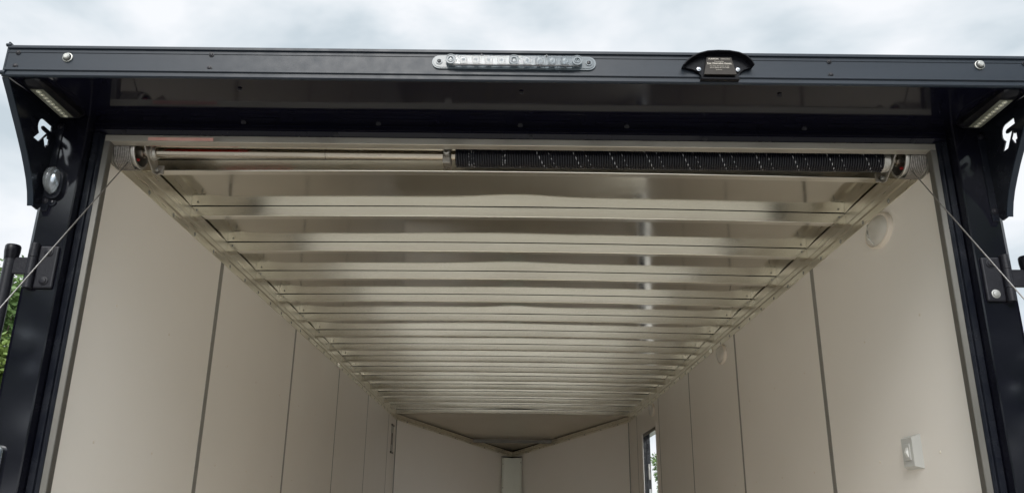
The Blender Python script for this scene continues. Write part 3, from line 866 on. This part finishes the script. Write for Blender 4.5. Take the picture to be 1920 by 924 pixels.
# ------------------------------------------------------------------ spring counterbalance behind the header
AY, AZ = 2.172, 2.6065                     # shaft axis
def counterbalance():
    bm = N(); cyl(bm, (-1.19, 0, 0), (1.19, 0, 0), 0.0148, 28)
    sh = part('spring_shaft', bm, 'shaft_steel', T, (0, AY, AZ), smooth=True, angle=40)
    bm = N(); lathe(bm, [(-0.0007, 0.0152), (0.0007, 0.0152)], (1, 0, 0), (-0.563, 0, 0), 28)
    part('joint_line', bm, 'satin_black', sh, (0, AY, AZ))
    # close wound spring
    bm = N(); r, wr, pit = 0.0290, 0.0031, 0.0070
    x0, x1 = -0.186, 1.048; turns = (x1 - x0) / pit; seg = 20; n = int(turns * seg); prev = None
    for i in range(n + 1):
        a = 2 * math.pi * i / seg; x = x0 + pit * i / seg
        x += 0.0006 * math.sin(i * 0.013)
        cs, sn = math.cos(a), math.sin(a)
        ring = []
        for k in range(6):
            t = 2 * math.pi * k / 6
            rr = r + wr * math.cos(t); ring.append(bm.verts.new((x + wr * 1.05 * math.sin(t), rr * cs, rr * sn)))
        if prev:
            for k in range(6): bm.faces.new((prev[k], prev[(k + 1) % 6], ring[(k + 1) % 6], ring[k]))
        prev = ring
    sp = part('torsion_spring', bm, 'spring_steel', T, (0, AY, AZ - 0.004), smooth=True, label='long black torsion spring with white paint dashes')
    bm = N(); cyl(bm, (x0, 0, 0), (x1, 0, 0), 0.0262, 20)
    part('spring_core', bm, 'dark_void', sp, (0, AY, AZ - 0.004), smooth=True, angle=40)
    bm = N()
    lathe(bm, [(0, 0.0), (0, 0.030), (0.008, 0.0325), (0.020, 0.0325), (0.022, 0.029), (0.030, 0.028), (0.030, 0)], (1, 0, 0), (x1 - 0.004, 0, 0), 28)
    part('end_cone', bm, 'cast_alu', sp, (0, AY, AZ - 0.004), smooth=True, angle=35)
    bm = N(); box(bm, -0.221, -0.200, -0.030, -0.024, -0.034, 0.030, 0.001, 1)
    box(bm, -0.221, -0.198, -0.026, 0.030, -0.032, 0.030, 0.001, 1)
    part('centre_bracket', bm, 'steel', T, (0, AY, AZ - 0.002))
    bm = N(); lathe(bm, [(0, 0.0095), (0.006, 0.0095), (0.008, 0.0075), (0.008, 0.0050), (0.002, 0.0045)], (0, -1, 0), (-0.2105, -0.030, 0), 20)
    part('set_bolt', bm, 'cast_alu', T, (0, AY, AZ - 0.002), smooth=True, angle=35)
    for s in (-1, 1):
        # cable drum: grooved barrel, dark hollow inner side with spokes
        bx0, bx1 = 1.098, 1.164
        bm = N(); prof = [(bx0, 0.0), (bx0, 0.016)]
        bm2 = N()
        lathe(bm, [(bx0, 0.050), (bx0 + 0.004, 0.051), (bx0 + 0.005, 0.048), (bx1 - 0.004, 0.050), (bx1 - 0.003, 0.055), (bx1, 0.055), (bx1, 0.0)], (s, 0, 0), (0, 0, 0), 36)
        lathe(bm, [(bx0, 0.050), (bx0, 0.044), (bx0 + 0.030, 0.040)], (s, 0, 0), (0, 0, 0), 36)
        dr = part('cable_drum', bm, 'cast_alu', T, (0, AY, AZ), smooth=True, angle=35)
        bm = N(); lathe(bm, [(bx0 + 0.028, 0.041), (bx0 + 0.030, 0.0)], (s, 0, 0), (0, 0, 0), 36)
        for k in range(4):
            a = k * math.pi / 2 + 0.5; cyl(bm, (s * (bx0 + 0.026), 0, 0), (s * (bx0 + 0.022), 0.042 * math.cos(a), 0.042 * math.sin(a)), 0.006, 8)
        part('drum_web', bm, 'satin_black', dr, (0, AY, AZ), smooth=True, angle=35)
        bm = N(); lathe(bm, [(bx0 - 0.006, 0.0), (bx0 - 0.006, 0.018), (bx0 + 0.030, 0.020)], (s, 0, 0), (0, 0, 0), 24)
        part('hub', bm, 'steel', dr, (0, AY, AZ), smooth=True, angle=35)
        bm = N(); cyl(bm, (s * (bx0 - 0.002), -0.012, -0.030), (s * (bx0 + 0.022), -0.012, -0.030), 0.0042, 6)
        part('set_screw', bm, 'red_paint', dr, (0, AY, AZ), label='red set screw in the drum')
        # rope wound on the drum
        bm = N(); path = []; turns = 9; n = turns * 28
        for i in range(n + 1):
            a = 2 * math.pi * i / 28; x = s * (bx0 + 0.010 + (bx1 - bx0 - 0.020) * i / n)
            rr = 0.0515 + 0.001 * i / n
            path.append((x, rr * math.sin(a), -rr * math.cos(a)))
        tube(bm, path, 0.0027, 6)
        part('wound_rope', bm, 'wire_rope', dr, (0, AY, AZ), smooth=True)
        # door rope down to the ramp
        bm = N(); p0 = Vector((s * (1.118), AY - 0.030, AZ - 0.046)); p1 = p0 + (Vector((-0.023, -0.392, -0.527)) * 4.6 if s < 0 else Vector((-0.003, -0.392, -0.482)) * 4.9)
        tube(bm, [p0, p0.lerp(p1, 0.5), p1], 0.0016, 8)
        part('door_rope', bm, 'wire_rope', T, smooth=True)
        # bearing plate
        px = s * 1.068
        pl = [(2.105, 2.655), (2.118, 2.655), (2.205, 2.600), (2.225, 2.572), (2.222, 2.556), (2.196, 2.552), (2.140, 2.586), (2.105, 2.615)]
        bm = N(); prism(bm, [(y - AY, z - AZ) for y, z in pl], 'x', px - 0.002, px + 0.002)
        # bent foot and arm that carry the plate on the header
        a, b = sorted((px, px + s * 0.022)); box(bm, a, b, 2.105 - AY, 2.109 - AY, 2.600 - AZ, 2.66 - AZ, 0.001, 1)
        a, b = sorted((px, px - s * 0.020)); prism(bm, [(a, 2.216 - AY), (b, 2.216 - AY), (b, 2.222 - AY), (a, 2.222 - AY)], 'z', 2.558 - AZ, 2.585 - AZ)
        bp_ = part('bearing_plate', bm, 'steel', T, (0, AY, AZ))
        bm = N(); lathe(bm, [(0, 0.0), (0, 0.026), (0.004, 0.026), (0.006, 0.022), (0.014, 0.021), (0.014, 0.0155)], (-s, 0, 0), (px - s * 0.002, 0, 0), 28)
        part('bearing', bm, 'cast_alu', bp_, (0, AY, AZ), smooth=True, angle=35)
        first = None
        for (dy, dz) in ((-0.052, 0.028), (0.035, -0.040)):
            bm = N(); cyl(bm, (px - s * 0.002, dy, dz), (px - s * 0.010, dy, dz), 0.006, 6)
            part('bolt', bm, 'zinc', bp_, (0, AY, AZ))
        # end bearing stub beyond the drum
        bm = N(); cyl(bm, (s * 1.164, 0, 0), (s * 1.198, 0, 0), 0.019, 18); box(bm, *sorted((s * 1.190, s * 1.194)), -0.03, 0.05, -0.03, 0.055, 0.001, 1)
        part('end_bearing', bm, 'steel', T, (0, AY, AZ), smooth=True, angle=35)
counterbalance()

# ------------------------------------------------------------------ fittings inside
def dome(y, z):
    c = Vector((WI, y, z)); bm = N(); K = 36
    def ell(k, dx, oy=0.0): return [bm.verts.new((dx, 0.094 * k * math.cos(t * 2 * math.pi / K) + oy, 0.056 * k * math.sin(t * 2 * math.pi / K))) for t in range(K)]
    rs = [ell(1.0, 0), ell(1.0, -0.008), ell(0.97, -0.014), ell(0.90, -0.016), ell(0.84, -0.013)]
    for A, B in zip(rs, rs[1:]):
        for i in range(K): bm.faces.new((A[i], A[(i + 1) % K], B[(i + 1) % K], B[i]))
    o = part('dome_light', bm, 'cream_plastic', T, c, smooth=True, angle=40)
    bm = N(); rs = [ell(0.84, -0.012), ell(0.78, -0.019), ell(0.60, -0.026), ell(0.30, -0.030)]
    for A, B in zip(rs, rs[1:]):
        for i in range(K): bm.faces.new((A[i], A[(i + 1) % K], B[(i + 1) % K], B[i]))
    bm.faces.new(rs[-1])
    part('cover', bm, 'frost_plastic', o, c, smooth=True)
    bm = N(); tube(bm, [(-0.018, 0.050, 0.040), (-0.030, 0.030, 0.012), (-0.033, 0.026, -0.006), (-0.030, 0.030, -0.016), (-0.022, 0.012, -0.044)], 0.003, 6)
    part('cover_rib', bm, 'white_plastic', o, c, smooth=True)
    return o
d0 = dome(2.562, 2.530)
copy_tree(d0, T, (WI, 4.69, 2.533))
copy_tree(d0, T, (WI, 7.13, 2.528))

# rocker switch box, open tapered side facing the doorway
c = Vector((WI, 2.545, 1.814)); bm = N()
prof0 = [(-0.052, -0.050), (0.052, -0.050), (0.052, 0.050), (-0.052, 0.050)]
A = [bm.verts.new((0, y, z)) for y, z in prof0]; B = [bm.verts.new((-0.016, y * 0.66 + 0.008, z * 0.84)) for y, z in prof0]
bm.faces.new(A); bm.faces.new(B[::-1])
for i in range(4): bm.faces.new((A[i], B[i], B[(i + 1) % 4], A[(i + 1) % 4]))
o = part('wall_switch', bm, 'switch_plastic', T, c)
bm = N(); box(bm, -0.019, -0.016, -0.012, 0.026, -0.024, 0.024, 0.001, 1); part('switch_plate', bm, 'switch_plastic', o, c)
bm = N(); prism(bm, [(-0.019, 0.014), (-0.026, -0.002), (-0.019, -0.016)], 'y', -0.002, 0.012); part('rocker', bm, 'paper_white', o, c)

# bracket with a black slot on the left wall near the nose
c = Vector((-WI, 8.36, 2.375)); bm = N()
box(bm, 0, 0.006, -0.05, -0.035, -0.13, 0.13); box(bm, 0, 0.006, 0.035, 0.05, -0.13, 0.13)
o = part('strap_anchor', bm, 'seam_alu', T, c)
bm = N(); box(bm, 0.001, 0.008, -0.034, 0.034, -0.055, 0.055); box(bm, 0, 0.012, -0.075, 0.075, 0.125, 0.14); box(bm, 0, 0.012, -0.075, 0.075, -0.14, -0.125)
part('slot', bm, 'satin_black', o, c)

# side doorway: inner trim, black jamb, lock plate and notice
bm = N()
t = 0.030
for (a, b, z0, z1) in ((DY0 - t, DY0, ZF, DZ + t), (DY1, DY1 + t, ZF, DZ + t), (DY0, DY1, DZ, DZ + t)):
    box(bm, WI - 0.004, WI + 0.001, a, b, z0, z1, 0.001, 1)
df = part('door_frame', bm, 'wall_vinyl', T)
bm = N()
for (a, b, z0, z1) in ((DY1 - 0.002, DY1 + 0.02, 0.56, DZ), (DY0 - 0.02, DY0 + 0.002, 0.56, DZ), (DY0 - 0.02, DY1 + 0.02, DZ - 0.03, DZ + 0.01)):
    box(bm, WI + 0.0045, WI + 0.066, a, b, z0, z1)
box(bm, WI + 0.030, WI + 0.038, DY1 - 0.014, DY1 + 0.002, 0.56, DZ - 0.03)
part('door_jamb', bm, 'satin_black', df)
bm = N(); box(bm, WI + 0.040, WI + 0.058, DY1 - 0.010, DY1 - 0.002, 1.98, 2.12, 0.002, 1); part('strike_plate', bm, 'steel', df)
bm = N(); box(bm, WI + 0.042, WI + 0.060, DY1 - 0.006, DY1 - 0.002, 1.74, 1.90); part('notice', bm, 'paper_white', df, label='white paper notice on the black jamb')
bm = N(); box(bm, WI + 0.040, WI + 0.058, DY1 - 0.014, DY1 - 0.002, 2.215, 2.30, 0.002, 1); part('door_hinge', bm, 'satin_black', df)
# ------------------------------------------------------------------ trees
def tree(x, y, h, rad, seed, label, leafmat='leaf', base=0.25, leaves=9000, group=None, sx=1.0):
    rd = random.Random(seed)
    root = bpy.data.objects.new('broadleaf_tree', None); link(root, None, (x, y, 0)); root.empty_display_size = 0.5
    tag(root, label, 'tree', group)
    bm = N(); tr = 0.03 * h
    path = [Vector((0, 0, -0.05))]
    for k in range(1, 8): path.append(Vector((rd.uniform(-.1, .1) * k * 0.4, rd.uniform(-.1, .1) * k * 0.4, h * 0.85 * k / 7)))
    prev = None
    for i, p in enumerate(path):
        r_ = tr * (1 - 0.88 * i / 7); ring = [bm.verts.new(p + Vector((r_ * math.cos(t * math.pi / 5), r_ * math.sin(t * math.pi / 5), 0))) for t in range(10)]
        if prev:
            for t in range(10): bm.faces.new((prev[t], prev[(t + 1) % 10], ring[(t + 1) % 10], ring[t]))
        prev = ring
    clumps = []
    for k in range(26):
        a = rd.uniform(0, 2 * math.pi); zz = rd.uniform(base, 0.97) * h
        prof = math.sin(math.pi * min(1, max(0, (zz / h - base + 0.12) / (1.12 - base)))) ** 0.6
        rr = rad * prof * rd.uniform(0.35, 0.95)
        c_ = Vector((rr * math.cos(a), rr * math.sin(a), zz)); clumps.append((c_, rad * rd.uniform(0.22, 0.42)))
        st = path[min(6, max(1, int(zz / h * 6)))]
        if k < 14:
            cyl(bm, st, c_, tr * 0.16, 6, tr * 0.04)
    part('trunk', bm, 'bark', root, (x, y, 0), smooth=True)
    bm = N()
    for i in range(leaves):
        c_, cr = clumps[rd.randrange(len(clumps))]
        d = Vector((rd.gauss(0, 1), rd.gauss(0, 1), rd.gauss(0, 0.8))); d.normalize(); d *= cr * rd.uniform(0.5, 1.08) ** 0.6
        p = c_ + d
        if p.z < 0.1: continue
        sz = rd.uniform(0.05, 0.11) * (h / 7) ** 0.5
        u = Vector((rd.uniform(-1, 1), rd.uniform(-1, 1), rd.uniform(-.6, .6))).normalized()
        v = u.cross(Vector((rd.uniform(-1, 1), rd.uniform(-1, 1), rd.uniform(-1, 1)))).normalized()
        q = [p - u * sz, p + v * sz * 0.45, p + u * sz, p - v * sz * 0.45]
        bm.faces.new([bm.verts.new(t) for t in q])
    part('crown', bm, leafmat, root, (x, y, 0))
    return root
G = 'trees beyond the trailer'
tree(-11.6, 18.5, 6.5, 2.7, 3, 'dark green tree seen just left of the hinge bar, tallest of the left group', 'leaf', 0.10, 26000, G)
tree(-9.0, 14.3, 4.5, 1.5, 5, 'yellow green leafy tree low behind the left rear post', 'leaf_light', 0.05, 14000, G)
tree(-15.6, 23.0, 7.6, 3.2, 8, 'dark leafy tree farthest out to the left behind the others', 'leaf', 0.10, 22000, G)
tree(7.65, 41.0, 5.0, 1.3, 9, 'small distant tree seen through the side doorway', 'leaf', 0.12, 5000, G)

# belt of trees behind the camera: out of frame, but mirrored by the glossy posts
def treeline():
    rd = random.Random(21); bm = N()
    for side in (-1, 1):
        for k in range(9):
            cx = side * rd.uniform(8, 12); cy = -3 - k * 2.6 + rd.uniform(-1, 1); hh = rd.uniform(8.5, 11.5)
            for q in range(700):
                d = Vector((rd.gauss(0, 1), rd.gauss(0, 1), rd.gauss(0, 1))).normalized() * rd.uniform(0.6, 1.0)
                p = Vector((cx + d.x * 2.3, cy + d.y * 2.3, hh * 0.53 + d.z * hh * 0.47)); sz = rd.uniform(0.15, 0.4)
                u = Vector((rd.uniform(-1, 1), rd.uniform(-1, 1), rd.uniform(-.6, .6))).normalized()
                v = u.cross(Vector((rd.uniform(-1, 1), rd.uniform(-1, 1), rd.uniform(-1, 1)))).normalized()
                bm.faces.new([bm.verts.new(t) for t in (p - u * sz, p + v * sz * .6, p + u * sz, p - v * sz * .6)])
    o = part('treeline', bm, 'leaf'); o['kind'] = 'stuff'
    tag(o, 'belt of dark green foliage mirrored in the glossy rear posts', 'trees')
treeline()
